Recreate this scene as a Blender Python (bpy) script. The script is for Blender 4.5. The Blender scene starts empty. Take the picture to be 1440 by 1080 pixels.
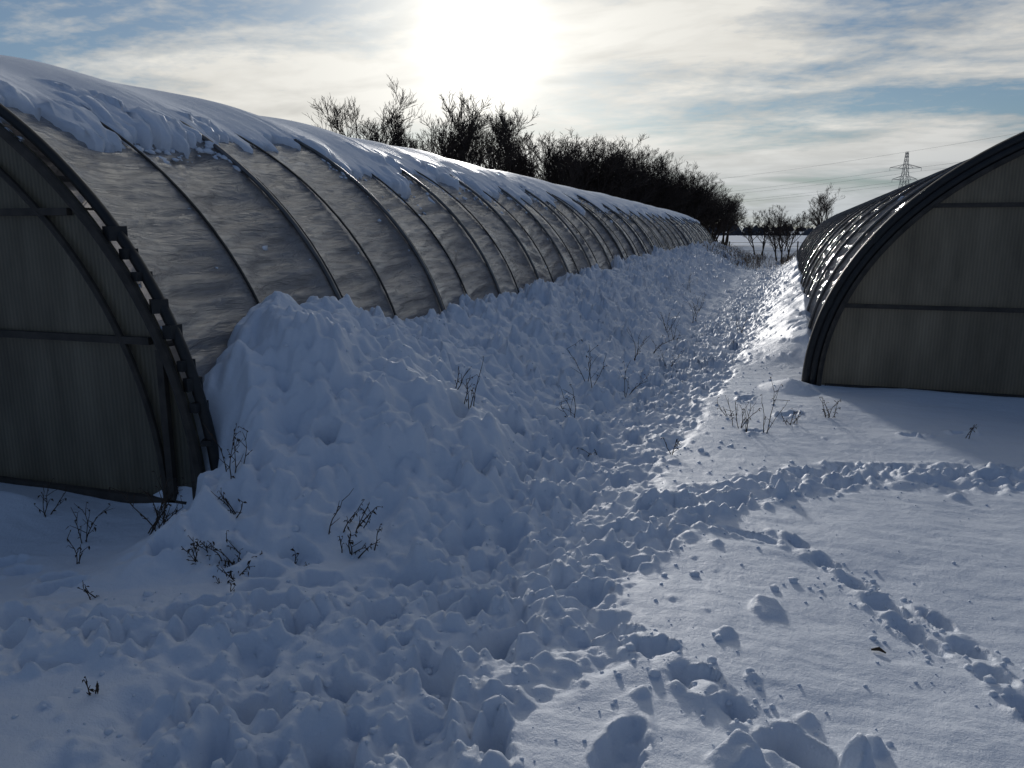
import bpy, math, random
import numpy as np
from mathutils import Vector, Matrix
random.seed(7)
R=np.random.RandomState(11)
scene=bpy.context.scene
scene.view_settings.view_transform='Standard'
scene.view_settings.look='None'
scene.view_settings.exposure=0

CAM_H=1.7
YAW=math.radians(18.0); PITCH=math.radians(11.1)
SUN_AZ=math.radians(20.0)   # left of +Y
SUN_EL=math.radians(13.0)
SUN_DIR=Vector((-math.sin(SUN_AZ)*math.cos(SUN_EL), math.cos(SUN_AZ)*math.cos(SUN_EL), math.sin(SUN_EL)))

# ------------------------------------------------------------ noise
_perm=R.permutation(256); _perm=np.concatenate([_perm,_perm])
_ga=R.rand(256)*2*np.pi; _gx=np.cos(_ga); _gy=np.sin(_ga)
_r1=R.rand(256); _r2=R.rand(256); _r3=R.rand(256)
def pn(x,y,seed=0):
    x=np.asarray(x,float)+seed*17.37; y=np.asarray(y,float)+seed*31.71
    xi=np.floor(x).astype(int); yi=np.floor(y).astype(int)
    xf=x-xi; yf=y-yi
    u=xf*xf*xf*(xf*(xf*6-15)+10); v=yf*yf*yf*(yf*(yf*6-15)+10)
    def g(ix,iy,dx,dy):
        h=_perm[(_perm[ix&255]+(iy&255))&255]
        return _gx[h]*dx+_gy[h]*dy
    a=g(xi,yi,xf,yf); b=g(xi+1,yi,xf-1,yf); c=g(xi,yi+1,xf,yf-1); d=g(xi+1,yi+1,xf-1,yf-1)
    return 1.5*((a*(1-u)+b*u)*(1-v)+(c*(1-u)+d*u)*v)
def fbm(x,y,o=4,seed=0,g=.5):
    s=0;a=1
    for i in range(o):
        s=s+a*pn(x*2**i,y*2**i,seed+i); a*=g
    return s
def worley(x,y,seed=0):
    x=x+seed*7.3; y=y+seed*3.9
    xi=np.floor(x).astype(int); yi=np.floor(y).astype(int)
    f1=np.full(x.shape,9.0); f2=np.full(x.shape,9.0); val=np.zeros(x.shape); tx=np.zeros(x.shape)
    for dx in (-1,0,1):
        for dy in (-1,0,1):
            ix=xi+dx; iy=yi+dy
            h=_perm[(_perm[ix&255]+(iy&255))&255]
            ex=x-(ix+_r1[h]); ey=y-(iy+_r2[h]); d=np.sqrt(ex*ex+ey*ey)
            n=d<f1
            f2=np.where(n,f1,np.minimum(f2,d)); val=np.where(n,_r3[h],val); tx=np.where(n,ex*_gx[h]+ey*_gy[h],tx); f1=np.where(n,d,f1)
    return f2-f1,val,tx
def ss(a,b,x):
    t=np.clip((x-a)/(b-a),0,1); return t*t*(3-2*t)

# ------------------------------------------------------------ materials
def new_mat(name):
    m=bpy.data.materials.new(name); m.use_nodes=True
    nt=m.node_tree; nt.nodes.clear()
    return m,nt,nt.nodes,nt.links
def simple_mat(name,col,rough=.7,metal=0,var=.3,scale=8,bump=.0,spec=.5):
    m,nt,N,L=new_mat(name)
    o=N.new('ShaderNodeOutputMaterial'); p=N.new('ShaderNodeBsdfPrincipled')
    tc=N.new('ShaderNodeTexCoord'); no=N.new('ShaderNodeTexNoise'); no.inputs['Scale'].default_value=scale; no.inputs['Detail'].default_value=5
    L.new(tc.outputs['Object'],no.inputs['Vector'])
    cr=N.new('ShaderNodeValToRGB')
    cr.color_ramp.elements[0].position=.3; cr.color_ramp.elements[1].position=.7
    cr.color_ramp.elements[0].color=(*[c*(1-var) for c in col],1); cr.color_ramp.elements[1].color=(*[min(1,c*(1+var)) for c in col],1)
    L.new(no.outputs['Fac'],cr.inputs['Fac']); L.new(cr.outputs['Color'],p.inputs['Base Color'])
    p.inputs['Roughness'].default_value=rough; p.inputs['Metallic'].default_value=metal
    p.inputs['Specular IOR Level'].default_value=spec
    L.new(p.outputs['BSDF'],o.inputs['Surface'])
    return m
def snow_mat(name,fine=1.0):
    m,nt,N,L=new_mat(name)
    o=N.new('ShaderNodeOutputMaterial'); p=N.new('ShaderNodeBsdfPrincipled')
    tc=N.new('ShaderNodeTexCoord')
    n1=N.new('ShaderNodeTexNoise'); n1.inputs['Scale'].default_value=14; n1.inputs['Detail'].default_value=8; n1.inputs['Roughness'].default_value=.68
    n2=N.new('ShaderNodeTexNoise'); n2.inputs['Scale'].default_value=150; n2.inputs['Detail'].default_value=3; n2.inputs['Roughness'].default_value=.7
    n3=N.new('ShaderNodeTexNoise'); n3.inputs['Scale'].default_value=.8; n3.inputs['Detail'].default_value=4
    for n in (n1,n2,n3): L.new(tc.outputs['Object'],n.inputs['Vector'])
    b1=N.new('ShaderNodeBump'); b1.inputs['Strength'].default_value=.65*fine; b1.inputs['Distance'].default_value=.020
    b2=N.new('ShaderNodeBump'); b2.inputs['Strength'].default_value=.6*fine; b2.inputs['Distance'].default_value=.004
    L.new(n1.outputs['Fac'],b1.inputs['Height']); L.new(n2.outputs['Fac'],b2.inputs['Height'])
    L.new(b1.outputs['Normal'],b2.inputs['Normal']); L.new(b2.outputs['Normal'],p.inputs['Normal'])
    cr=N.new('ShaderNodeValToRGB')
    cr.color_ramp.elements[0].position=.3; cr.color_ramp.elements[1].position=.7
    cr.color_ramp.elements[0].color=(.73,.79,.88,1); cr.color_ramp.elements[1].color=(.80,.85,.92,1)
    L.new(n3.outputs['Fac'],cr.inputs['Fac']); L.new(cr.outputs['Color'],p.inputs['Base Color'])
    p.inputs['Roughness'].default_value=.5; p.inputs['Specular IOR Level'].default_value=.3
    L.new(p.outputs['BSDF'],o.inputs['Surface'])
    return m
def facing_fac(N,L,normal,power,scale,base):
    lw=N.new('ShaderNodeLayerWeight'); lw.inputs['Blend'].default_value=.5
    if normal is not None: L.new(normal,lw.inputs['Normal'])
    a=N.new('ShaderNodeMath'); a.operation='POWER'; L.new(lw.outputs['Facing'],a.inputs[0]); a.inputs[1].default_value=power
    b=N.new('ShaderNodeMath'); b.operation='MULTIPLY_ADD'; L.new(a.outputs[0],b.inputs[0]); b.inputs[1].default_value=scale; b.inputs[2].default_value=base
    return b.outputs[0]
def film_mat():
    m,nt,N,L=new_mat('greenhouse_film')
    o=N.new('ShaderNodeOutputMaterial')
    tc=N.new('ShaderNodeTexCoord')
    mp=N.new('ShaderNodeMapping'); mp.inputs['Scale'].default_value=(13,1.5,13); mp.inputs['Rotation'].default_value=(math.radians(10),0,0); L.new(tc.outputs['Object'],mp.inputs['Vector'])
    n1=N.new('ShaderNodeTexNoise'); n1.inputs['Scale'].default_value=1.5; n1.inputs['Detail'].default_value=6; n1.inputs['Roughness'].default_value=.6; n1.inputs['Distortion'].default_value=1.1
    L.new(mp.outputs['Vector'],n1.inputs['Vector'])
    n2=N.new('ShaderNodeTexNoise'); n2.inputs['Scale'].default_value=1.7; n2.inputs['Detail'].default_value=7; n2.inputs['Roughness'].default_value=.65
    L.new(tc.outputs['Object'],n2.inputs['Vector'])
    bp=N.new('ShaderNodeBump'); bp.inputs['Strength'].default_value=.85; bp.inputs['Distance'].default_value=.028
    L.new(n1.outputs['Fac'],bp.inputs['Height'])
    cr=N.new('ShaderNodeValToRGB')
    cr.color_ramp.elements[0].position=.3; cr.color_ramp.elements[1].position=.72
    cr.color_ramp.elements[0].color=(.38,.355,.345,1); cr.color_ramp.elements[1].color=(.62,.59,.57,1)
    L.new(n2.outputs['Fac'],cr.inputs['Fac'])
    d=N.new('ShaderNodeBsdfDiffuse'); t=N.new('ShaderNodeBsdfTranslucent')
    for s in (d,t): L.new(cr.outputs['Color'],s.inputs['Color']); L.new(bp.outputs['Normal'],s.inputs['Normal'])
    m1=N.new('ShaderNodeMixShader'); m1.inputs[0].default_value=.6; L.new(d.outputs[0],m1.inputs[1]); L.new(t.outputs[0],m1.inputs[2])
    g=N.new('ShaderNodeBsdfGlossy'); g.inputs['Roughness'].default_value=.16; g.inputs['Color'].default_value=(.95,.95,.95,1); L.new(bp.outputs['Normal'],g.inputs['Normal'])
    m3=N.new('ShaderNodeMixShader'); L.new(facing_fac(N,L,bp.outputs['Normal'],3,.72,.07),m3.inputs[0]); L.new(m1.outputs[0],m3.inputs[1]); L.new(g.outputs[0],m3.inputs[2])
    L.new(m3.outputs[0],o.inputs['Surface'])
    return m
def poly_mat():
    m,nt,N,L=new_mat('twinwall_polycarbonate')
    o=N.new('ShaderNodeOutputMaterial')
    tc=N.new('ShaderNodeTexCoord')
    w=N.new('ShaderNodeTexWave'); w.wave_type='BANDS'; w.bands_direction='X'; w.inputs['Scale'].default_value=10; w.inputs['Distortion'].default_value=.3
    L.new(tc.outputs['Object'],w.inputs['Vector'])
    mp=N.new('ShaderNodeMapping'); mp.inputs['Scale'].default_value=(2.6,1,.7); L.new(tc.outputs['Object'],mp.inputs['Vector'])
    n2=N.new('ShaderNodeTexNoise'); n2.inputs['Scale'].default_value=1.1; n2.inputs['Detail'].default_value=9; n2.inputs['Roughness'].default_value=.62
    L.new(mp.outputs['Vector'],n2.inputs['Vector'])
    bp=N.new('ShaderNodeBump'); bp.inputs['Strength'].default_value=.25; bp.inputs['Distance'].default_value=.006
    L.new(w.outputs['Fac'],bp.inputs['Height'])
    cr=N.new('ShaderNodeValToRGB')
    cr.color_ramp.elements[0].position=.30; cr.color_ramp.elements[1].position=.74
    cr.color_ramp.elements[0].color=(.16,.148,.110,1); cr.color_ramp.elements[1].color=(.36,.335,.255,1)
    L.new(n2.outputs['Fac'],cr.inputs['Fac'])
    mx=N.new('ShaderNodeMixRGB'); mx.blend_type='MULTIPLY'; mx.inputs[0].default_value=.22
    L.new(cr.outputs['Color'],mx.inputs[1]); L.new(w.outputs['Color'],mx.inputs[2])
    d=N.new('ShaderNodeBsdfDiffuse'); t=N.new('ShaderNodeBsdfTranslucent')
    for s in (d,t): L.new(mx.outputs['Color'],s.inputs['Color']); L.new(bp.outputs['Normal'],s.inputs['Normal'])
    m1=N.new('ShaderNodeMixShader'); m1.inputs[0].default_value=.55; L.new(d.outputs[0],m1.inputs[1]); L.new(t.outputs[0],m1.inputs[2])
    g=N.new('ShaderNodeBsdfGlossy'); g.inputs['Roughness'].default_value=.3; g.inputs['Color'].default_value=(.6,.6,.6,1); L.new(bp.outputs['Normal'],g.inputs['Normal'])
    m3=N.new('ShaderNodeMixShader'); L.new(facing_fac(N,L,None,4,.4,.04),m3.inputs[0]); L.new(m1.outputs[0],m3.inputs[1]); L.new(g.outputs[0],m3.inputs[2])
    L.new(m3.outputs[0],o.inputs['Surface'])
    return m
M_SNOW=snow_mat('snow'); M_SNOWR=snow_mat('roof_snow',.6)
M_FILM=film_mat(); M_POLY=poly_mat()
M_HOOP=simple_mat('galvanised_hoop',(.16,.155,.15),.4,.6,.3,6)
M_STRAP=simple_mat('dark_strap',(.03,.028,.026),.6,0,.3,10)
M_BLACK=simple_mat('black_edge',(.012,.012,.012),.55,0,.4,14,.3)
M_WOOD=simple_mat('weathered_frame',(.05,.042,.034),.8,0,.4,9,.3)
M_BARK=simple_mat('bark',(.042,.027,.019),.9,0,.35,3)
M_WEED=simple_mat('dry_weed_stem',(.045,.030,.02),.9,0,.4,20)
M_STRAW=simple_mat('dry_straw',(.16,.11,.065),.9,0,.4,20)
M_STEEL=simple_mat('pylon_steel',(.14,.15,.16),.6,.3,.2,1)
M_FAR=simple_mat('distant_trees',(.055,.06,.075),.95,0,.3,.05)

def mesh_obj(name,verts,faces,mat,parent=None,smooth=False):
    me=bpy.data.meshes.new(name)
    me.from_pydata([tuple(v) for v in verts],[],faces); me.update()
    if smooth: me.polygons.foreach_set('use_smooth',[True]*len(me.polygons))
    me.materials.append(mat)
    ob=bpy.data.objects.new(name,me); scene.collection.objects.link(ob)
    if parent: ob.parent=parent
    return ob
def grid_obj(name,V,mat,parent=None,smooth=True,flip=False):
    ny,nx,_=V.shape
    me=bpy.data.meshes.new(name)
    me.vertices.add(nx*ny); me.vertices.foreach_set('co',V.reshape(-1).astype(np.float32))
    i=np.arange(ny-1)[:,None]*nx+np.arange(nx-1)[None,:]
    q=np.stack([i,i+1,i+nx+1,i+nx],-1).reshape(-1,4)
    if flip: q=q[:,::-1]
    nf=len(q)
    me.loops.add(nf*4); me.loops.foreach_set('vertex_index',q.reshape(-1).astype(np.int32))
    me.polygons.add(nf); me.polygons.foreach_set('loop_start',np.arange(0,nf*4,4,dtype=np.int32))
    me.polygons.foreach_set('loop_total',np.full(nf,4,dtype=np.int32))
    me.polygons.foreach_set('use_smooth',np.full(nf,smooth))
    me.update(calc_edges=True); me.validate()
    me.materials.append(mat)
    ob=bpy.data.objects.new(name,me); scene.collection.objects.link(ob)
    if parent: ob.parent=parent
    return ob
class TB:
    def __init__(s): s.v=[]; s.f=[]
    def tube(s,pts,rad,n=6,cap=True):
        pts=[Vector(p) for p in pts]; base=len(s.v); prev=None
        for i,p in enumerate(pts):
            t=(pts[min(i+1,len(pts)-1)]-pts[max(i-1,0)])
            if t.length<1e-9: t=Vector((0,0,1))
            t.normalize()
            if prev is None:
                a=Vector((0,0,1)) if abs(t.z)<.9 else Vector((1,0,0))
                u=t.cross(a).normalized()
            else:
                u=prev-t*prev.dot(t)
                u=u.normalized() if u.length>1e-6 else t.orthogonal().normalized()
            prev=u; w=t.cross(u)
            r=rad[i] if hasattr(rad,'__len__') else rad
            for k in range(n):
                a=2*math.pi*k/n
                s.v.append(p+u*(r*math.cos(a))+w*(r*math.sin(a)))
        for i in range(len(pts)-1):
            for k in range(n):
                a=base+i*n+k; b=base+i*n+(k+1)%n
                s.f.append((a,b,b+n,a+n))
        if cap:
            s.f.append(tuple(base+k for k in range(n))[::-1]); s.f.append(tuple(base+(len(pts)-1)*n+k for k in range(n)))
    def box(s,c,d,rz=0):
        b=len(s.v); c=Vector(c); cs,sn=math.cos(rz),math.sin(rz)
        for z in (-.5,.5):
            for (x,y) in ((-.5,-.5),(.5,-.5),(.5,.5),(-.5,.5)):
                X,Y=x*d[0],y*d[1]
                s.v.append(c+Vector((X*cs-Y*sn,X*sn+Y*cs,z*d[2])))
        for f in ((0,3,2,1),(4,5,6,7),(0,1,5,4),(1,2,6,5),(2,3,7,6),(3,0,4,7)): s.f.append(tuple(b+i for i in f))
    def obj(s,name,mat,parent=None,smooth=False): return mesh_obj(name,s.v,s.f,mat,parent,smooth)

# ------------------------------------------------------------ tunnel geometry params
LX0=-3.2; LA=4.1; LH=3.20; LY0=3.85; LY1=57.0
NEXP=2.02
RX0=.55; RY0=9.25; RROT=math.radians(1.6); RA=4.0; RH=3.10; RLEN=34.0
def prof(phi,A,H):
    c=np.cos(phi); s=np.sin(phi)
    return A*np.sign(c)*np.abs(c)**(2/NEXP), H*np.maximum(s,0)**(2/NEXP)
def prof_n(phi,A,H):
    e=1e-3
    p=np.clip(phi,.01,np.pi-.01)
    x0,z0=prof(p-e,A,H); x1,z1=prof(p+e,A,H)
    tx,tz=x1-x0,z1-z0; l=np.hypot(tx,tz)+1e-12
    return tz/l,-tx/l

# ------------------------------------------------------------ ground
xs=list(np.arange(-4.3,3.6,.0125)); d=.014; x=xs[-1]
while x<1200: d*=1.09; x+=d; xs.append(x)
d=.014; x=xs[0]; pre=[]
while x>-1200: d*=1.09; x-=d; pre.append(x)
xs=np.array(pre[::-1]+xs)
ys=[1.3]; 
while ys[-1]<60: ys.append(ys[-1]+max(.0105,.0037*ys[-1]))
d=.25
while ys[-1]<1500: d*=1.1; ys.append(ys[-1]+d)
pre=[]; y=1.3; d=.011
while y>-60: d*=1.06; y-=d; pre.append(y)
ys=np.array(pre[::-1]+ys)
X,Y=np.meshgrid(xs,ys)
near=ss(90,50,np.hypot(X,Y))
H=.05*fbm(X*.25,Y*.25,3,1)+.014*fbm(X*1.1,Y*1.1,3,5)
H+=ss(120,900,Y)*6.0*(0.6+.4*pn(X*.003,Y*.003,3))
H+=.0045*fbm(X*2.2+.8*Y,Y*7,3,9)*near+.002*fbm(X*9,Y*14,2,13)*near
cr_,sr_=math.cos(RROT),math.sin(RROT)
RLX=(X-RX0)*cr_-(Y-RY0)*sr_
RLY=(X-RX0)*sr_+(Y-RY0)*cr_
WX=X+.05*fbm(X*4,Y*4,2,91); WY=Y+.05*fbm(X*4,Y*4,2,95)
e1_,v1_,t1_=worley(WX*5.5,WY*5.5,3); e2_,v2_,t2_=worley(WX*13,WY*13,5); e3_,v3_,t3_=worley(WX*2.6,WY*2.6,8)
CH1=(v1_-.35)*ss(0,.35,e1_)+.35*t1_; CH2=(v2_-.3)*ss(0,.3,e2_)+.4*t2_; CH3=(v3_-.3)*ss(0,.3,e3_)+.5*t3_
# left bank
hbt=np.interp(Y,[3.2,4.2,4.9,5.6,6.4,7.6,9.5,11.5,13,16,22,35,56],[.9,1.18,1.25,.98,.84,.80,.86,.84,.92,.88,.98,1.0,1.0])
hbt=hbt+.12*fbm(Y*.55,Y*0+3.3,4,12)
yc=np.clip(Y,4.6,56)
dist=np.hypot((X+3.3),(Y-yc)*1.05)
wid=np.interp(Y,[3,6,10,20,50],[2.0,2.15,2.1,2.2,2.5])*(1+.14*fbm(X*.6,Y*.6,2,21))
q=np.clip(1-dist/wid,0,1)
bank=hbt*(q**1.2*.8+.2*ss(0,.8,q))
mA=ss(-3.85,-3.45,X); mB=ss(-3.28,-2.78,X)
k=ss(3.70,3.98,Y)
bank*=mA*k+mB*(1-k)
bm=np.clip(q*3,0,1)*(mA*k+mB*(1-k))
lump=1-np.abs(fbm(X*1.7,Y*1.7,4,30,.55))
lump2=fbm(X*5,Y*5,4,33,.6)
cham=ss(-.25,.35,fbm(X*.8,Y*.8,2,77))*.8+.2
bank+=bm*(.14*(lump-.7)+.034*lump2+cham*(.15*CH3+.10*CH1+.040*CH2))
H+=bank
rb=np.clip(1-np.abs(RLX+.0)/1.0,0,1)*ss(.0,2.2,RLY)*ss(RLEN+1,RLEN-1,RLY)
inR=ss(.5,.25,RLX)
H+=rb**1.3*(.50+.12*fbm(X*1.3,Y*.7,2,44)+.10*CH3)*inR
cl=np.clip(1-np.hypot((X-.35)/.35,(Y-8.9)/.4),0,1); H+=cl*.12
H+=.05*np.clip(1-np.abs(RLY+.35)/.5,0,1)**1.4*ss(.3,1.2,RLX)*ss(8.2,7.5,RLX)
H+=.12*np.clip(1-np.abs(Y-3.45)/.5,0,1)**1.3*ss(-3.6,-4.6,X)*ss(-12,-11,X)
# path hollow
PCY=[-3,1.2,2.4,3.5,5,7,11,21,45,60]; PCX=[-1.9,-1.45,-1.35,-1.15,-1.18,-1.08,-.78,-.25,.35,.7]
PCW=np.interp(Y,[1,3,5,8,14,50],[.62,.66,.52,.5,.7,.8])
pc=np.interp(Y,PCY,PCX)
pm=ss(1.2,.8,(np.abs(X-pc)/PCW)+.35*fbm(X*1.5,Y*1.5,3,47))*ss(-3,1,Y)*near
H-=.05*pm
N1=fbm(X*5,Y*5,3,50,.6); N2=fbm(X*17,Y*17,2,60,.6)
TA=[(-4.2,1.75),(-2.77,2.26),(-1.88,2.61),(-1.34,3.06),(-.82,3.93),(-.33,4.75),(.21,5.55),(.97,6.0),(1.84,6.05),(3.2,6.15),(6,6.5)]
dA=np.full(X.shape,9.0)
for a,b in zip(TA[:-1],TA[1:]):
    vx,vy=b[0]-a[0],b[1]-a[1]; t=np.clip(((X-a[0])*vx+(Y-a[1])*vy)/(vx*vx+vy*vy),0,1)
    dA=np.minimum(dA,np.hypot(X-a[0]-t*vx,Y-a[1]-t*vy))
am=ss(.36,.16,dA+.10*fbm(X*2,Y*2,3,48))
tm=np.maximum(pm,am)
H+=tm*(.035*N1+.012*N2+.045*CH1+.032*CH2+.035*fbm(X*2.2,Y*2.2,2,49))
H0=H.copy()
def box_idx(cx,cy,r):
    return (np.searchsorted(ys,cy-r),np.searchsorted(ys,cy+r)+1,np.searchsorted(xs,cx-r),np.searchsorted(xs,cx+r)+1)
def stamp(cx,cy,L_,W_,ang,depth,rim=.02,nz=.3):
    r_=max(L_,W_)*1.6
    j0,j1,i0,i1=box_idx(cx,cy,r_)
    if j1-j0<2 or i1-i0<2: return
    xx=X[j0:j1,i0:i1]-cx; yy=Y[j0:j1,i0:i1]-cy
    c,s=math.cos(ang),math.sin(ang)
    u=(xx*c+yy*s)/L_; v=(-xx*s+yy*c)/W_
    v=v*(1+.22*u)+.18*u*u           # boot sole: broader at the ball, slightly curved
    n=N1[j0:j1,i0:i1]; c1=CH1[j0:j1,i0:i1]; c2=CH2[j0:j1,i0:i1]
    rr=(np.abs(u)**2.6+np.abs(v)**2.6)**(1/2.6)+nz*(n*.35+.5*c1)+.20*c2
    lo=.86 if W_>.055 else .68
    p=1-ss(lo,1.04,rr)
    Hs=H[j0:j1,i0:i1]; B=H0[j0:j1,i0:i1]
    Hs=np.maximum(Hs,B+rim*np.exp(-((rr-1.22)/.25)**2)*(.2+.4*np.abs(n)+2.4*np.maximum(c2,0))-.06*(rr>1.7))
    fl=B-depth+.012*n+.028*c2+.035*u
    H[j0:j1,i0:i1]=Hs*(1-p)+np.minimum(Hs,fl)*p
def clump(cx,cy,r,h,el=1,ang=0):
    j0,j1,i0,i1=box_idx(cx,cy,r*1.5)
    if j1-j0<2 or i1-i0<2: return
    xx=X[j0:j1,i0:i1]-cx; yy=Y[j0:j1,i0:i1]-cy
    c,s=math.cos(ang),math.sin(ang)
    u=(xx*c+yy*s)/r; v=(-xx*s+yy*c)/(r*el)
    rr=np.maximum(np.maximum(np.abs(u+.35*v),np.abs(v-.2*u)),np.abs(u*.6-v*.8))*.8+.2*np.hypot(u,v)+.3*N1[j0:j1,i0:i1]
    dome=ss(1.0,.68,rr)
    Hs=H[j0:j1,i0:i1]; B=np.minimum(H0[j0:j1,i0:i1],Hs+.03)
    H[j0:j1,i0:i1]=np.maximum(Hs,B+h*dome*(.8+.5*u+.25*v+.5*CH2[j0:j1,i0:i1])-.02*(dome<=0))
rnd=random.Random(5)
for i in range(1000):
    y=1.2+rnd.random()**1.6*45; c=np.interp(y,PCY,PCX)
    r=min(.085,.014+rnd.expovariate(1/.016))*(1+y*.03)
    clump(c+rnd.gauss(0,.55),y,r,r*rnd.uniform(.35,.75),rnd.uniform(.6,1),rnd.random()*3)
def along(P,step,jit,fn):
    for a,b in zip(P[:-1],P[1:]):
        L_=math.dist(a,b); n=max(1,int(L_/step)); ang=math.atan2(b[1]-a[1],b[0]-a[0])
        for i in range(n):
            t=(i+rnd.random())/n
            fn(a[0]+(b[0]-a[0])*t+rnd.gauss(0,jit),a[1]+(b[1]-a[1])*t+rnd.gauss(0,jit),ang)
along(TA,.028,.17,lambda x,y,a: clump(x,y,*(lambda r:(r,r*.6))(min(.08,.014+rnd.expovariate(1/.017))),.8,rnd.random()*3))
for i in range(340):
    y=1.0+ (rnd.random()**1.7)*46
    c=np.interp(y,PCY,PCX); w=np.interp(y,[1,3,5,8,14,50],[.75,.6,.45,.42,.5,.5])
    xx=c+rnd.gauss(0,.5)*w
    stamp(xx,y,rnd.uniform(.13,.2),rnd.uniform(.055,.085),math.pi/2+rnd.gauss(0,.3),rnd.uniform(.05,.17),rnd.uniform(.01,.035),.45)
along(TA,.13,.10,lambda x,y,a: stamp(x,y,rnd.uniform(.13,.2),rnd.uniform(.055,.085),a+rnd.gauss(0,.25),rnd.uniform(.07,.16),rnd.uniform(.015,.035),.45))
along([(-4.5,2.5),(-3.2,2.75),(-2.4,3.0),(-1.7,3.5)],.17,.12,lambda x,y,a: stamp(x,y,rnd.uniform(.1,.17),rnd.uniform(.055,.07),a+rnd.gauss(0,.4),rnd.uniform(.04,.09),.015,.5))
for i in range(4800):
    y=3.4+rnd.random()**1.5*42; xx=-3.3+abs(rnd.gauss(0,1))*1.05
    if y<4 and xx<-3.0: continue
    if xx>np.interp(y,PCY,PCX)-.3: continue
    r=min(.2,.014+rnd.expovariate(1/.029))*(1+y*.02)
    clump(xx,y,r,r*rnd.uniform(.3,.8),rnd.uniform(.6,1),rnd.random()*3)
for (x,y,L_,W_,a,d_) in [(-1.02,2.2,.17,.085,1.9,.18),(-.80,2.25,.16,.05,1.9,.13),(-1.3,2.05,.16,.08,1.5,.15),(-1.15,2.55,.17,.09,2.3,.14),(-1.5,2.3,.14,.08,.9,.12),(-.98,2.9,.17,.085,.9,.15),(-.75,3.35,.17,.09,.9,.15),(-1.7,2.15,.14,.07,.4,.1),(-1.2,1.75,.16,.09,1.6,.14)]:
    stamp(x,y,L_,W_,a,d_,.03,.35)
for (x,y,L_,W_,a,d_) in [
  (-.64,3.18,.21,.035,-.7,.05),(-.46,3.03,.16,.06,-.55,.13),(-.27,2.87,.19,.075,-.75,.16),(-.09,2.70,.19,.07,-.75,.16),(.07,2.57,.18,.045,-.7,.10),(.22,2.47,.15,.07,-.6,.14),
  (.31,4.26,.2,.035,-.95,.06),(.42,4.08,.15,.045,-.9,.10),(.55,3.86,.17,.05,-1.0,.10),(.66,3.62,.17,.055,-1.05,.10),(.74,3.44,.16,.045,-1.0,.08),
  (.86,3.56,.18,.04,-1.25,.10),(.93,3.32,.16,.055,-1.3,.11),(.97,3.10,.16,.055,-1.3,.12),(1.02,2.9,.16,.055,-1.35,.12),
  (-.02,4.35,.2,.04,-.35,.07),
  (-1.75,5.35,.11,.08,1.2,.24),(-1.95,4.9,.10,.08,1.3,.24),(-1.55,5.75,.13,.085,1.2,.22),(-1.72,6.2,.12,.09,1.1,.2),(-1.5,4.75,.13,.08,1.3,.2),(-2.45,3.95,.075,.06,1.2,.2),(-1.62,4.35,.13,.08,1.1,.19),
  (.0,6.9,.1,.055,.5,.06),(.3,7.6,.12,.055,.8,.06),(-.1,8.2,.12,.06,1.2,.07),(1.3,7.1,.1,.05,.1,.05),(1.7,7.3,.1,.05,.2,.04)]:
    stamp(x,y,L_,W_,a,d_,.022,.42)
for i in range(90):
    r=.005+rnd.expovariate(1/.006)
    clump(rnd.uniform(-1.0,3.2),rnd.uniform(1.6,7.5),min(r,.03),min(r,.03)*.5,.8,rnd.random()*3)
for (x,y,r,h) in [(.36,2.42,.07,.08),(.0,2.34,.085,.07),(.24,2.66,.035,.03),(.43,2.55,.05,.05),(-.35,2.62,.035,.025),(.05,2.85,.03,.025)]: clump(x,y,r,h,.8,.5)
Hn=H.copy(); Hn[1:-1]=.25*H[:-2]+.5*H[1:-1]+.25*H[2:]; Hm=Hn.copy(); Hm[:,1:-1]=.25*Hn[:,:-2]+.5*Hn[:,1:-1]+.25*Hn[:,2:]
H=H+(Hm-H)*ss(10,5,Y)*.75
V=np.stack([X,Y,H],-1)
ground=grid_obj('snow_ground',V,M_SNOW)
def gz(x,y):
    i=min(max(np.searchsorted(xs,x)-1,0),len(xs)-2); j=min(max(np.searchsorted(ys,y)-1,0),len(ys)-2)
    fx=(x-xs[i])/(xs[i+1]-xs[i]); fy=(y-ys[j])/(ys[j+1]-ys[j])
    return float((H[j,i]*(1-fx)+H[j,i+1]*fx)*(1-fy)+(H[j+1,i]*(1-fx)+H[j+1,i+1]*fx)*fy)

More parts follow.
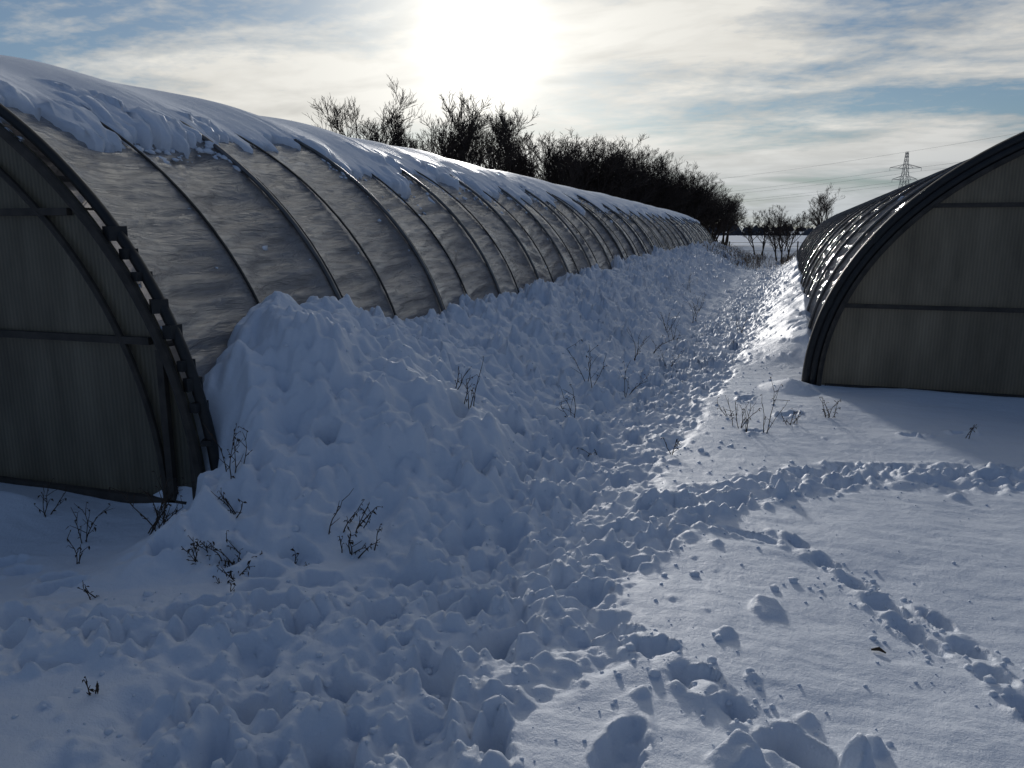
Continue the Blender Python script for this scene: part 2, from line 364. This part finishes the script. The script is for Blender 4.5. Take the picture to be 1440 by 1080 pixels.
T_=(1+5**.5)/2
IV=[(-1,T_,0),(1,T_,0),(-1,-T_,0),(1,-T_,0),(0,-1,T_),(0,1,T_),(0,-1,-T_),(0,1,-T_),(T_,0,-1),(T_,0,1),(-T_,0,-1),(-T_,0,1)]
IFF=[(0,11,5),(0,5,1),(0,1,7),(0,7,10),(0,10,11),(1,5,9),(5,11,4),(11,10,2),(10,7,6),(7,1,8),(3,9,4),(3,4,2),(3,2,6),(3,6,8),(3,8,9),(4,9,5),(2,4,11),(6,2,10),(8,6,7),(9,8,1)]
def crumbs():
    tb=TB()
    def add(x,y,r):
        b=len(tb.v); z=gz(x,y)+r*.2
        for v in IV:
            k=r/1.9*rnd.uniform(.75,1.15)
            tb.v.append(Vector((x+v[0]*k,y+v[1]*k,z+v[2]*k*.75)))
        for f in IFF: tb.f.append(tuple(b+i for i in f))
    for i in range(2900):
        s=rnd.random()
        if s<.4:
            y=1.8+rnd.random()**1.5*10; x=np.interp(y,PCY,PCX)+rnd.gauss(0,.65)
        elif s<.6:
            a=rnd.choice(list(zip(TA[1:-1],TA[2:]))); t_=rnd.random()
            x=a[0][0]+(a[1][0]-a[0][0])*t_+rnd.gauss(0,.2); y=a[0][1]+(a[1][1]-a[0][1])*t_+rnd.gauss(0,.2)
        elif s<.67:
            a=rnd.choice([(-.3,2.9),(0,2.6),(.5,3.9),(.7,3.5),(.95,3.2)]); x=a[0]+rnd.gauss(0,.14); y=a[1]+rnd.gauss(0,.14)
        elif s<.97: x=-3.0+rnd.random()*1.9; y=rnd.uniform(4,11)
        else: x=rnd.uniform(-1,2.5); y=rnd.uniform(1.8,6)
        add(x,y,min(.028,.003+rnd.expovariate(1/.006)))
    tb.obj('snow_crumbs',M_SNOW,None,True)
crumbs()

# ------------------------------------------------------------ greenhouses
def arc_pts(A,H_,off,y,n=64,cx=0,p0=0,p1=math.pi):
    out=[]
    for i in range(n+1):
        ph=p0+(p1-p0)*i/n
        x,z=prof(np.array(ph),A,H_); nx_,nz_=prof_n(np.array(ph),A,H_)
        out.append((cx+float(x+nx_*off)*1.0,y,float(z+nz_*off)))
    return out
def greenhouse(loc,rot,A,H_,length,side,snow_edge,seed):
    root=bpy.data.objects.new('polytunnel_greenhouse',None); scene.collection.objects.link(root)
    cx=side*A
    sg=-side
    rr=random.Random(seed)
    yy=[0]; 
    while yy[-1]<length: yy.append(yy[-1]+max(.026,.0038*(yy[-1]+4)))
    yy[-1]=length; yy=np.array(yy)
    ph=np.linspace(0,math.pi,320)
    PH,YY=np.meshgrid(ph,yy)
    x,z=prof(PH,A,H_); nx_,nz_=prof_n(PH,A,H_)
    S=1.98
    s=(YY/S)%1.0
    bay=np.floor(YY/S)
    hb=np.floor(YY/S*2); s2=(YY/S*2)%1.0
    arc=PH*3.6
    bulge=np.abs(np.sin(np.pi*s))**.65
    b2=np.abs(np.sin(np.pi*s2))**.6
    depth=.055+.04*np.abs(pn(bay*3.1,PH*1.2,seed))
    d2=.065+.05*np.abs(pn(hb*2.7,PH*1.5,seed+2))
    sgn=np.where(pn(hb*1.7+.3,hb*0+.2,seed+3)>0,1,-1)
    w=fbm(arc*2.0+.8*s2*sgn,hb*7.7+s2*.6,3,seed+1,.55)
    wf=1-2*np.abs(fbm(arc*4.5+1.2*s2*sgn+.5*s2*s2,hb*3.3+s2*.6,3,seed+5,.55))
    wg=1-2*np.abs(fbm(arc*11+1.6*s2*sgn,hb*5.3+s2*.9,2,seed+15,.5))
    off=-depth*bulge-d2*b2+ .030*w*b2+.030*wf*np.minimum(1,b2*1.4)+.011*wg*np.minimum(1,b2*2)
    off+=.010*fbm(arc*1.5,YY*.8,2,seed+8)
    off=np.minimum(off,.012)
    fx=cx+sg*(x+nx_*off); fz=z+nz_*off
    grid_obj('film',np.stack([fx,YY,fz],-1),M_FILM,root,True,side>0)
    tb=TB(); ts=TB()
    n=int(length/S)+1
    for i in range(1,n):
        P=[(cx+sg*p[0],p[1],p[2]) for p in arc_pts(A,H_,.012,i*S,60)]
        tb.tube(P,.021,6)
        P=[(cx+sg*p[0],p[1],p[2]) for p in arc_pts(A,H_,-.005,i*S+.085,60)]
        ts.tube(P,.010,4)
    for i in range(0,n):
        y=i*S+S*.5
        if y>length: break
        P=[(cx+sg*p[0],p[1],p[2]) for j,p in enumerate(arc_pts(A,H_,-.052,y,60))]
        ts.tube(P,.011,5)
    tb.obj('hoops',M_HOOP,root,True); ts.obj('straps',M_STRAP,root)
    te=TB()
    Pp=[(cx+sg*p[0],p[1],p[2]) for p in arc_pts(A,H_,.02,-.02,90)]
    te.tube(Pp,.034 if side<0 else .055,8)
    if side>0:
        Pp=[(cx+sg*p[0],p[1],p[2]) for p in arc_pts(A,H_,-.05,-.06,90)]
        te.tube(Pp,.045,8)
    te.obj('front_edge',M_BLACK,root,True)
    tc=TB()
    for k in range(9 if side<0 else 3):
        phk=.13+.055*k+rr.gauss(0,.008) if side<0 else .05+.25*k
        x_,z_=prof(np.array(phk),A,H_); nx1,nz1=prof_n(np.array(phk),A,H_)
        px=cx+sg*float(x_+nx1*rr.uniform(0,.02))
        tc.box((px,-.03,float(z_)),(rr.uniform(.04,.08),rr.uniform(.08,.12),rr.uniform(.03,.09)),rr.gauss(0,.3))
    tc.obj('clamps',M_BLACK,root)
    ins=.03 if side<0 else .09
    for (yw,nm) in ((-.06,'front_wall'),(length+.02,'rear_wall')):
        pts=[(cx+sg*p[0],yw,p[2]) for p in arc_pts(A,H_,-ins,yw,90)]
        vv=[];ff=[]
        for p in pts: vv.append((p[0],yw,-.35)); vv.append((p[0],p[1],max(p[2],-.2)))
        for i in range(len(pts)-1):
            if abs(pts[i+1][0]-pts[i][0])>1e-4: ff.append((2*i,2*i+2,2*i+3,2*i+1))
        mesh_obj(nm,vv,ff,M_POLY,root)
    tw=TB()
    Pi=[(cx+sg*p[0],p[1],p[2]) for p in arc_pts(A,H_,-ins-.02,-.10,80)]
    tw.tube([(Pi[0][0],-.10,-.3)]+Pi+[(Pi[-1][0],-.10,-.3)],.03,6)
    Pi=[(cx+sg*p[0],p[1],p[2]) for p in arc_pts(A-.33,H_-.24,0,-.09,60)]
    if side<0: tw.tube([(Pi[0][0],-.09,-.3)]+Pi+[(Pi[-1][0],-.09,-.3)],.022,6)
    def half(z):
        ph_=np.linspace(0,math.pi/2,400); xa,za=prof(ph_,A-.12,H_-.12); return float(np.interp(z,za,xa))
    for z in ((1.05,1.83) if side<0 else (.92,1.98)):
        h=half(z); tw.box((cx,-.085,z),(2*h,.04,.045))
    tw.box((cx,-.085,.0),(2*half(.1)-.1,.045,.08))
    posts=[.09,.28,2.6,5.6,2*A-.34] if side<0 else [3.0,5.0,2*A-.3]
    for pxx in posts:
        xl=side*pxx
        u=abs(pxx-A)
        zt=H_*(max(0,1-(u/(A-.05))**NEXP))**(1/NEXP)
        if side<0 and pxx<.5: zt=min(zt,1.05 if pxx>.2 else .75)
        tw.box((xl,-.09,zt/2-.15),(.05,.035,zt+.2))
    tw.obj('end_frame',M_WOOD,root)
    td=TB(); dx=side*(A-.2)
    for o_ in (-1.3,1.3): td.box((dx+o_,-.115,1.1),(.06,.03,2.3))
    td.box((dx,-.115,2.28),(2.66,.03,.06)); td.obj('door_frame',M_WOOD,root)
    tp=TB()
    for phk in (.35,.8,math.pi/2,math.pi-.8,math.pi-.35):
        x_,z_=prof(np.array(phk),A,H_)
        nx1,nz1=prof_n(np.array(phk),A,H_)
        tp.tube([(cx+sg*float(x_-nx1*.3),0,float(z_-nz1*.3)),(cx+sg*float(x_-nx1*.3),length,float(z_-nz1*.3))],.022,6)
    tp.obj('purlins',M_HOOP,root)
    if snow_edge:
        yv=[-.03]
        while yv[-1]<length: yv.append(yv[-1]+max(.018,.0042*(yv[-1]+2)))
        yv=np.array(yv); sb=(yv/S)%1; bay1=np.floor(yv/S)
        edge=snow_edge+.06*fbm(yv*.35,yv*0+1,2,seed+20)+.10*fbm(yv*1.6,yv*0+2,6,seed+23,.68)
        edge+=.10*pn(bay1*2.3+.4,bay1*0+.5,seed+25)-.05*np.sin(np.pi*sb)
        K=100
        tk=np.concatenate([[0,.002,.006,.014],np.linspace(.03,1,K)])
        T,YV=np.meshgrid(tk,yv); E=edge[:,None]
        end=math.pi-.85
        # edge raggedness dies out up the slope so the upper sheet stays smooth
        Es=snow_edge+(E-snow_edge)*np.exp(-T*9)
        PHs=Es+(end-Es)*T
        x,z=prof(PHs,A,H_); nx_,nz_=prof_n(PHs,A,H_)
        th=np.interp(T,[0,.002,.006,.014,.05,.25,.6,.97,1],[-.18,-.06,-.01,.01,.03,.09,.17,.08,-.06])
        eW,vW,tW=worley(PHs*15+1.6*fbm(PHs*4,YV*1.5,3,7),YV*4.2+1.6*fbm(PHs*3,YV*2,3,17),seed)
        slab=(vW*ss(0,.3,eW)+.5*tW)*ss(.11,.0,T+.14*fbm(PHs*3,YV*.9,3,seed+40))
        th=th+np.where(T>.001,.05*fbm(PHs*1.2,YV*.30,3,seed+30)*ss(0,.3,T)+.065*slab+.012*fbm(PHs*9,YV*3,4,seed+35)*ss(.3,.02,T),0)
        sbb=(YV/S)%1
        th=np.where(T>.001,th-.065*np.sin(np.pi*sbb)**2*ss(0.75,.1,T)-.0,th)
        grid_obj('roof_snow',np.stack([cx+sg*(x+nx_*th),YV,z+nz_*th],-1),M_SNOWR,root,True,side>0)
    tb2=TB(); cnt=2800 if side<0 else 400
    for i in range(cnt):
        y=rr.random()**1.4*length*.9
        base=float(np.interp(y,yv,edge))
        phk=base+.02-abs(rr.gauss(0,.08)) if rr.random()<.93 else rr.uniform(.35,base)
        if rr.random()<.3: y=round(y/S)*S-.05+rr.gauss(0,.03)
        x_,z_=prof(np.array(phk),A,H_); nx1,nz1=prof_n(np.array(phk),A,H_)
        r=min(.07,.005+rr.expovariate(1/.014))
        off0=-.07*abs(math.sin(math.pi*((y/S)%1)))**.65-.08*abs(math.sin(math.pi*((2*y/S)%1)))**.6
        c=Vector((cx+sg*float(x_+nx1*off0),y,float(z_+nz1*off0))); nn=Vector((sg*float(nx1),0,float(nz1))); tt=Vector((0,1,0)).cross(nn)
        b=len(tb2.v); e1=rr.uniform(.6,1.8); e2=rr.uniform(.6,1.5)
        for v in IV:
            k=r/1.9*rr.uniform(.6,1.2)
            tb2.v.append(c+Vector((0,1,0))*(v[0]*k*e1)+tt*(v[1]*k*e2)+nn*(v[2]*k*.5))
        for f in IFF: tb2.f.append(tuple(b+q_ for q_ in f))
    tb2.obj('stuck_snow',M_SNOWR,root,True)
    root.location=loc; root.rotation_euler=(0,0,rot)
    return root
gl=greenhouse((LX0,LY0,0),0,LA,LH,LY1-LY0,-1,.92,3)
gr=greenhouse((RX0,RY0,0),-RROT,RA,RH,RLEN,1,1.22,77)

# ------------------------------------------------------------ bare trees
def make_tree(seed,height,spread=.6,depth=4,stems=1,twig=.012,k3=4,k0=10):
    r=random.Random(seed); tb=TB()
    def grow(p,d,L,rad,lv):
        n=6 if lv==0 else (4 if lv<3 else 3)
        pts=[p]; rads=[rad]; dd=d.copy(); q=p.copy()
        for i in range(n):
            dd=(dd+Vector((r.gauss(0,.12),r.gauss(0,.12),r.gauss(.07,.06)))*(1 if lv else .7)).normalized()
            q=q+dd*(L/n); pts.append(q.copy()); rads.append(max(twig*.6,rad*(1-.75*(i+1)/n)))
        tb.tube(pts,rads,5 if lv<2 else 3,False)
        if lv>=depth: return
        k={0:k0,1:6,2:5,3:k3}.get(lv,4)
        for i in range(k):
            t0=.32 if lv==0 else .25
            t=t0+(.98-t0)*(i+r.random())/k
            j=min(n-1,int(t*n)); f=t*n-j
            bp=pts[j].lerp(pts[j+1],min(1,f))
            ax=dd.cross(Vector((r.gauss(0,1),r.gauss(0,1),r.gauss(0,1))))
            if ax.length<1e-3: continue
            ang=r.uniform(.35,.85)*spread/.6
            nd=(Matrix.Rotation(ang,3,ax.normalized())@dd).normalized()
            nd.z=max(nd.z,0); nd=(nd+Vector((0,0,.15))).normalized()
            grow(bp,nd,L*(.62-.26*t if lv==0 else .60-.2*t)*r.uniform(.7,1.2),max(twig,rads[j]*.62),lv+1)
    for s_ in range(stems):
        a=6.28*(s_+r.random()*.6)/stems; tilt=0.06 if stems==1 else r.uniform(.15,.42)
        d_=Vector((math.cos(a)*tilt,math.sin(a)*tilt,1)).normalized()
        grow(Vector((math.cos(a)*.2*(stems>1),math.sin(a)*.2*(stems>1),-.3)),d_,height*r.uniform(.7,.9),height*.019,0)
    me=bpy.data.meshes.new('bare_tree_mesh'); me.from_pydata([tuple(v) for v in tb.v],[],tb.f); me.update(); me.materials.append(M_BARK)
    zz=np.array([v[2] for v in tb.v]); 
    return me,float(zz.max())
variants=[make_tree(i+3,10,[.65,.75,.65,.7,.7][i],4,[3,3,2,3,3][i],.016,4,9) for i in range(5)]
row=bpy.data.objects.new('bare_tree_row',None); scene.collection.objects.link(row)
rt=random.Random(9)
A0=(-30,46); A1=(-5.0,113)
def addtree(i,t,hm,wm):
    x=A0[0]+(A1[0]-A0[0])*t+rt.gauss(0,.6); y=A0[1]+(A1[1]-A0[1])*t+rt.gauss(0,1.0)
    me,zh=variants[i%5]
    h=float(np.interp(t,[0,.06,.15,.3,.45,.6,.8,1],[9.0,11.2,13.4,13.2,12.4,11.0,9.1,7.2]))*hm
    ob=bpy.data.objects.new('tree_%02d'%i,me); scene.collection.objects.link(ob); ob.parent=row
    s=h/zh; ob.location=(x,y,-.1); ob.scale=(s*wm,s*wm,s); ob.rotation_euler=(0,0,rt.random()*6.28)
ts_=[.0,.045,.09,.13,.165,.205,.245,.285,.325,.365,.40]+list(np.linspace(.44,.97,34))
for i,t in enumerate(ts_): addtree(i,t,rt.uniform(.9,1.06),1.05 if t<.43 else 1.25)
def lone_tree(x,y,h,seed,st=1):
    me,zh=make_tree(seed,h,.75,4,st,.004*h/3+.004,3)
    ob=bpy.data.objects.new('bare_tree',me); scene.collection.objects.link(ob)
    ob.location=(x,y,gz(x,y)); s=h/zh; ob.scale=(s,s,s)
lone_tree(.95,48,3.4,31,3)
lone_tree(-.6,66,3.6,32,2)
lone_tree(7.6,118,8.8,33,3)
lone_tree(1.6,80,3.6,35,2)

def treeline(D0,D1,a0,a1,hmin,hmax,seed,name):
    r=random.Random(seed); tb=TB(); n=420
    for i in range(n):
        a=math.radians(a0+(a1-a0)*(i+r.random())/n); D=r.uniform(D0,D1)
        x=-math.sin(a)*D; y=math.cos(a)*D; h=r.uniform(hmin,hmax)*(.6+.6*abs(float(pn(i*.03,0.3,seed))*2)); w=h*r.uniform(.5,1.1)
        z=gz(x,y)-.3
        tb.tube([(x,y,z),(x+r.gauss(0,.2),y,z+h*.35),(x,y,z+h*.7),(x+r.gauss(0,.5),y,z+h)],[w*.5,w*.75,w*.5,w*.1],6)
    tb.obj(name,M_FAR)
treeline(640,760,-45,35,3,9,5,'distant_treeline')
treeline(330,345,-32,8,1,3,8,'distant_hedge')

tb=TB(); r=random.Random(4)
for i in range(1800):
    x=r.gauss(-.3,2.6); y=r.uniform(38,58)
    if x<-3.0 and y<57: continue
    lx=(x-RX0)*cr_-(y-RY0)*sr_
    if lx>0 and y<44: continue
    if abs(x-np.interp(y,PCY,PCX))<.5 and r.random()<.8: continue
    h=r.uniform(.1,.5); z=gz(x,y)
    tb.tube([(x,y,z-.02),(x+r.gauss(0,.05),y,z+h*.6),(x+r.gauss(0,.14),y+r.gauss(0,.1),z+h)],[.009,.007,.005],3,False)
tb.obj('dry_grass',M_STRAW)
tb=TB()
for i in range(9):
    x=-5+i*2.4; y=60+.2*i; z=gz(x,y); tb.box((x,y,z+.5),(.09,.09,1.2))
for zz in (.4,.75,1.0):
    tb.tube([(-5,60,zz+gz(-5,60)),(14.2,61.6,zz+gz(14,61))],.012,4)
tb.obj('wire_fence',M_WOOD)

# ------------------------------------------------------------ pylons + wires
def pylon(x,y,h,rot,th,name='electricity_pylon'):
    root=bpy.data.objects.new(name,None); scene.collection.objects.link(root)
    tb=TB(); zg=gz(x,y)
    def half(t): return h*(.085*(1-t)**1.2+.012)
    K=11; ring=[]
    for i in range(K+1):
        t=i/K; w=half(t); ring.append([Vector((sx*w,sy*w,t*h)) for sx,sy in ((-1,-1),(1,-1),(1,1),(-1,1))])
    for i in range(K):
        for k in range(4):
            a,b=ring[i][k],ring[i+1][k]; c_,d_=ring[i][(k+1)%4],ring[i+1][(k+1)%4]
            tb.tube([a,b],th,4); tb.tube([a,d_],th*.6,3); tb.tube([c_,b],th*.6,3); tb.tube([b,d_],th*.6,3)
    ends=[]
    for (t,L_) in ((.66,.16),(.80,.20)):
        z=t*h; w=half(t)
        for s in (-1,1):
            tip=Vector((s*L_*h,0,z+.01*h))
            for sy in (-1,1):
                tb.tube([Vector((s*w,sy*w,z)),tip],th*.8,3); tb.tube([Vector((s*w,sy*w,z+.05*h)),tip],th*.8,3)
                tb.tube([Vector((s*w,sy*w,z+.05*h)),Vector((s*L_*h*.5,0,z+.005*h))],th*.5,3)
            tb.tube([tip,tip-Vector((0,0,.04*h))],th*.7,4); ends.append(tip-Vector((0,0,.04*h)))
    ends.append(Vector((0,0,h)))
    tb.obj('lattice',M_STEEL,root)
    root.location=(x,y,zg); root.rotation_euler=(0,0,rot)
    Mx=Matrix.Translation((x,y,zg))@Matrix.Rotation(rot,4,'Z')
    return [Mx@e for e in ends]
def at(u,D):
    a=math.radians(u); return (math.sin(a)*D,math.cos(a)*D)
p1=at(8.3,400); p2=at(-22,760); p3=at(24,300)
e1=pylon(*p1,36,.35,.11); e2=pylon(*p2,40,.5,.2); e3=pylon(*p3,40,.35,.17)
tb=TB()
for A_,B_ in ((e1,e2),(e1,e3)):
    for a,b in zip(A_,B_):
        P=[]
        for i in range(25):
            t=i/24; p=a.lerp(b,t); p.z-=14*4*t*(1-t)*((a-b).length/600)**2; P.append(p)
        tb.tube(P,.04,3)
tb.obj('power_lines',M_STEEL)

# ------------------------------------------------------------ dry weeds
def weed(x,y,h,seed,bushy=1.0,lean=(0,0)):
    r=random.Random(seed); tb=TB()
    def leaf(p,s):
        b=len(tb.v)
        d=Vector((r.gauss(0,1),r.gauss(0,1),r.gauss(-.3,.7))).normalized(); u=d.orthogonal().normalized()
        tb.v+= [p,p+d*s*.5+u*s*.22,p+d*s+Vector((0,0,-s*.3)),p+d*s*.5-u*s*.2]
        tb.f.append((b,b+1,b+2)); tb.f.append((b,b+2,b+3))
    for s_ in range(int(2+3*bushy)):
        a=r.random()*6.28; tl=r.uniform(.05,.65)
        d=Vector((math.cos(a)*tl+lean[0],math.sin(a)*tl+lean[1],1)).normalized()
        p=Vector((r.gauss(0,.03)*bushy,r.gauss(0,.03)*bushy,-.04)); L=h*r.uniform(.5,1.1); pts=[p.copy()]
        n=6
        for i in range(n):
            d=(d+Vector((r.gauss(0,.14),r.gauss(0,.14),r.gauss(-.03,.06)))).normalized(); p=p+d*L/n; pts.append(p.copy())
            if i>=1 and r.random()<.8:
                dd=(d+Vector((r.gauss(0,.7),r.gauss(0,.7),r.gauss(.1,.3)))).normalized(); l2=L*r.uniform(.12,.35)
                q1=p+dd*l2*.6; q2=q1+(dd+Vector((0,0,r.uniform(-.3,.4)))).normalized()*l2*.5
                tb.tube([p,q1,q2],[.0024,.0018,.0012],3,False)
                if r.random()<.8: leaf(q2,r.uniform(.01,.03)); 
                if r.random()<.5: leaf(q1,r.uniform(.01,.025))
            if r.random()<.4: leaf(p,r.uniform(.012,.03))
        tb.tube(pts,[.0042-.0026*i/n for i in range(n+1)],4,False)
    ob=tb.obj('dry_weed',M_WEED); ob.location=(x,y,gz(x,y))
W=[(-3.22,3.30,.36,1.6,(.35,0)),(-3.6,3.15,.3,.6,(0,0)),(-2.75,3.42,.34,.8,(0,0)),(-2.62,3.28,.26,.6,(.1,0)),(-2.5,3.05,.2,2.4,(0,0)),(-2.35,2.95,.15,2.2,(0,0)),(-2.65,3.0,.14,1.8,(0,0)),
 (-2.05,3.45,.22,1.6,(.4,0)),(-1.95,3.35,.18,1.4,(.3,0)),(-1.98,5.0,.30,1.0,(0,0)),(-2.15,5.25,.28,.3,(.2,0)),(-1.55,6.5,.5,.5,(.1,0)),(-1.65,7.7,.45,.7,(.1,0)),
 (-1.35,8.1,.4,.8,(.3,0)),(-1.5,9.6,.45,.9,(0,0)),(-1.45,11,.45,.6,(0,0)),(-1.5,13,.5,.6,(0,0)),(-.1,6.95,.3,1.4,(0,0)),(.08,6.85,.46,.6,(.35,0)),(.3,7.3,.16,1.2,(0,0)),
 (.62,7.6,.2,1,(0,0)),(1.7,7.1,.16,.3,(0,0)),(-.6,6.0,.2,.3,(0,0)),(-4.1,3.35,.26,.6,(0,0)),(-4.75,3.3,.22,.5,(-.2,0)),(-3.35,2.9,.2,.3,(0,0)),(-1.2,5.9,.2,.3,(0,0)),(-.25,7.4,.2,.6,(0,0)),(-1.1,10,.3,.4,(0,0)),(-2.9,2.6,.12,.3,(0,0)),(-2.3,2.0,.12,.2,(0,0)),(-2.5,1.6,.1,.1,(0,0)),
 (-.35,14,.4,.8,(0,0)),(-1.3,17,.5,.8,(0,0)),(-1.8,20,.5,.8,(0,0)),(-3.0,3.15,.3,1.0,(-.2,0)),(-2.2,3.2,.14,1.6,(0,0)),(-1.3,12.2,.4,.8,(0,0)),(-1.2,15,.45,.9,(0,0))]
for i,(x,y,h,b,l) in enumerate(W): weed(x,y,h,100+i,b,l)
tb=TB(); tb.tube([(.52,3.27,gz(.52,3.27)+.008),(.55,3.275,gz(.55,3.275)+.016),(.575,3.26,gz(.575,3.26)+.01)],[.004,.009,.003],5); tb.obj('dead_leaf',M_WEED)

# ------------------------------------------------------------ world
w=bpy.data.worlds.new('World'); scene.world=w; w.use_nodes=True
nt=w.node_tree; N=nt.nodes; L=nt.links; N.clear()
def mth(op,a,b=None,clamp=False):
    n=N.new('ShaderNodeMath'); n.operation=op; n.use_clamp=clamp
    for i,s in enumerate((a,b)):
        if s is None: continue
        if isinstance(s,(int,float)): n.inputs[i].default_value=s
        else: L.new(s,n.inputs[i])
    return n.outputs[0]
def mixc(f,a,b,bt='MIX'):
    n=N.new('ShaderNodeMixRGB'); n.blend_type=bt
    for i,s in enumerate((f,a,b)):
        if isinstance(s,(int,float)): n.inputs[i].default_value=s
        elif isinstance(s,tuple): n.inputs[i].default_value=(*s,1)
        else: L.new(s,n.inputs[i])
    return n.outputs[0]
def ramp(f,els):
    n=N.new('ShaderNodeValToRGB'); e=n.color_ramp.elements
    while len(e)<len(els): e.new(.5)
    for i,(p,c) in enumerate(els):
        e[i].position=p; e[i].color=(c,c,c,1) if isinstance(c,(int,float)) else (*c,1)
    L.new(f,n.inputs[0]); return n.outputs[0]
tc=N.new('ShaderNodeTexCoord'); dirv=tc.outputs['Generated']
sep=N.new('ShaderNodeSeparateXYZ'); L.new(dirv,sep.inputs[0])
zc=mth('ADD',mth('MAXIMUM',sep.outputs[2],0.0),.13)
cb=N.new('ShaderNodeCombineXYZ'); L.new(mth('DIVIDE',sep.outputs[0],zc),cb.inputs[0]); L.new(mth('DIVIDE',sep.outputs[1],zc),cb.inputs[1])
def cloudnoise(scale,sx,sy,det,rough,dist,off):
    mp=N.new('ShaderNodeMapping'); mp.inputs['Rotation'].default_value=(0,0,-math.radians(24)); mp.inputs['Scale'].default_value=(sx,sy,1); mp.inputs['Location'].default_value=off
    L.new(cb.outputs[0],mp.inputs[0]); n=N.new('ShaderNodeTexNoise'); n.inputs['Scale'].default_value=scale; n.inputs['Detail'].default_value=det
    n.inputs['Roughness'].default_value=rough; n.inputs['Distortion'].default_value=dist; L.new(mp.outputs[0],n.inputs['Vector']); return n.outputs['Fac']
c1=cloudnoise(.95,.55,1.0,7,.52,.4,(3.1,1.7,0))
c2=cloudnoise(2.6,.6,1.0,8,.55,.4,(1.1,4.7,2))
c3=cloudnoise(15,.9,1.0,4,.6,.2,(5.1,2.7,4))
dp=N.new('ShaderNodeVectorMath'); dp.operation='DOT_PRODUCT'; L.new(dirv,dp.inputs[0]); dp.inputs[1].default_value=tuple(SUN_DIR)
dot=mth('MAXIMUM',dp.outputs['Value'],0.0)
g1=mth('POWER',dot,1000); g2=mth('POWER',dot,70); g3=mth('POWER',dot,5)
sky=N.new('ShaderNodeTexSky'); sky.sky_type='NISHITA'; sky.sun_disc=False; sky.sun_elevation=SUN_EL; sky.sun_rotation=-SUN_AZ; sky.dust_density=.3; sky.air_density=1.0
blue=mixc(1.0,mixc(1.0,sky.outputs[0],(.05,.05,.05),'MULTIPLY'),(.68,.90,1.2),'MULTIPLY')
cov=ramp(mth('ADD',mth('MULTIPLY',c1,.68),mth('ADD',mth('MULTIPLY',c2,.32),mth('MULTIPLY',c3,.14))),[(.46,0.10),(.53,.64),(.60,1.0)])
cov=mth('MAXIMUM',cov,mth('MULTIPLY',g2,1.2),True)
cs=ramp(mth('ADD',mth('MULTIPLY',c2,.6),mth('MULTIPLY',c1,.4)),[(.36,.62),(.58,1.0)])
ccol=mixc(ramp(g3,[(0,0.0),(.25,.80),(.7,1.0)]),(.095,.14,.235),(.80,.785,.735))
ccol=mixc(1.0,ccol,cs,'MULTIPLY')
skyc=mixc(cov,blue,ccol)
hz=ramp(sep.outputs[2],[(0.0,1.0),(.05,.75),(.13,0.0)])
hzc=mixc(g3,(.20,.25,.33),(.58,.64,.67))
skyc=mixc(mth('MULTIPLY',hz,.75),skyc,mixc(1.0,hzc,cs,'MULTIPLY'))
glow=mixc(1.0,mixc(1.0,(1.0,.98,.92),g1,'MULTIPLY'),(2.0,2.0,2.0),'MULTIPLY')
glow2=mixc(1.0,mixc(1.0,(1.0,.98,.92),g2,'MULTIPLY'),(.36,.36,.36),'MULTIPLY')
tot=mixc(1.0,mixc(1.0,skyc,glow,'ADD'),glow2,'ADD')
bg=N.new('ShaderNodeBackground'); L.new(tot,bg.inputs[0]); bg.inputs[1].default_value=1.0
wo=N.new('ShaderNodeOutputWorld'); L.new(bg.outputs[0],wo.inputs[0])

sl=bpy.data.lights.new('sun','SUN'); sl.energy=1.8; sl.angle=math.radians(4.5); sl.color=(1,.96,.91)
so=bpy.data.objects.new('sun',sl); scene.collection.objects.link(so); so.rotation_euler=SUN_DIR.to_track_quat('Z','Y').to_euler()

cam=bpy.data.cameras.new('camera'); co=bpy.data.objects.new('camera',cam); scene.collection.objects.link(co)
cam.sensor_width=34.6; cam.lens=26; cam.clip_end=5000; cam.clip_start=.05
co.location=(0,0,CAM_H); co.rotation_euler=(math.pi/2-PITCH,0,YAW)
scene.camera=co
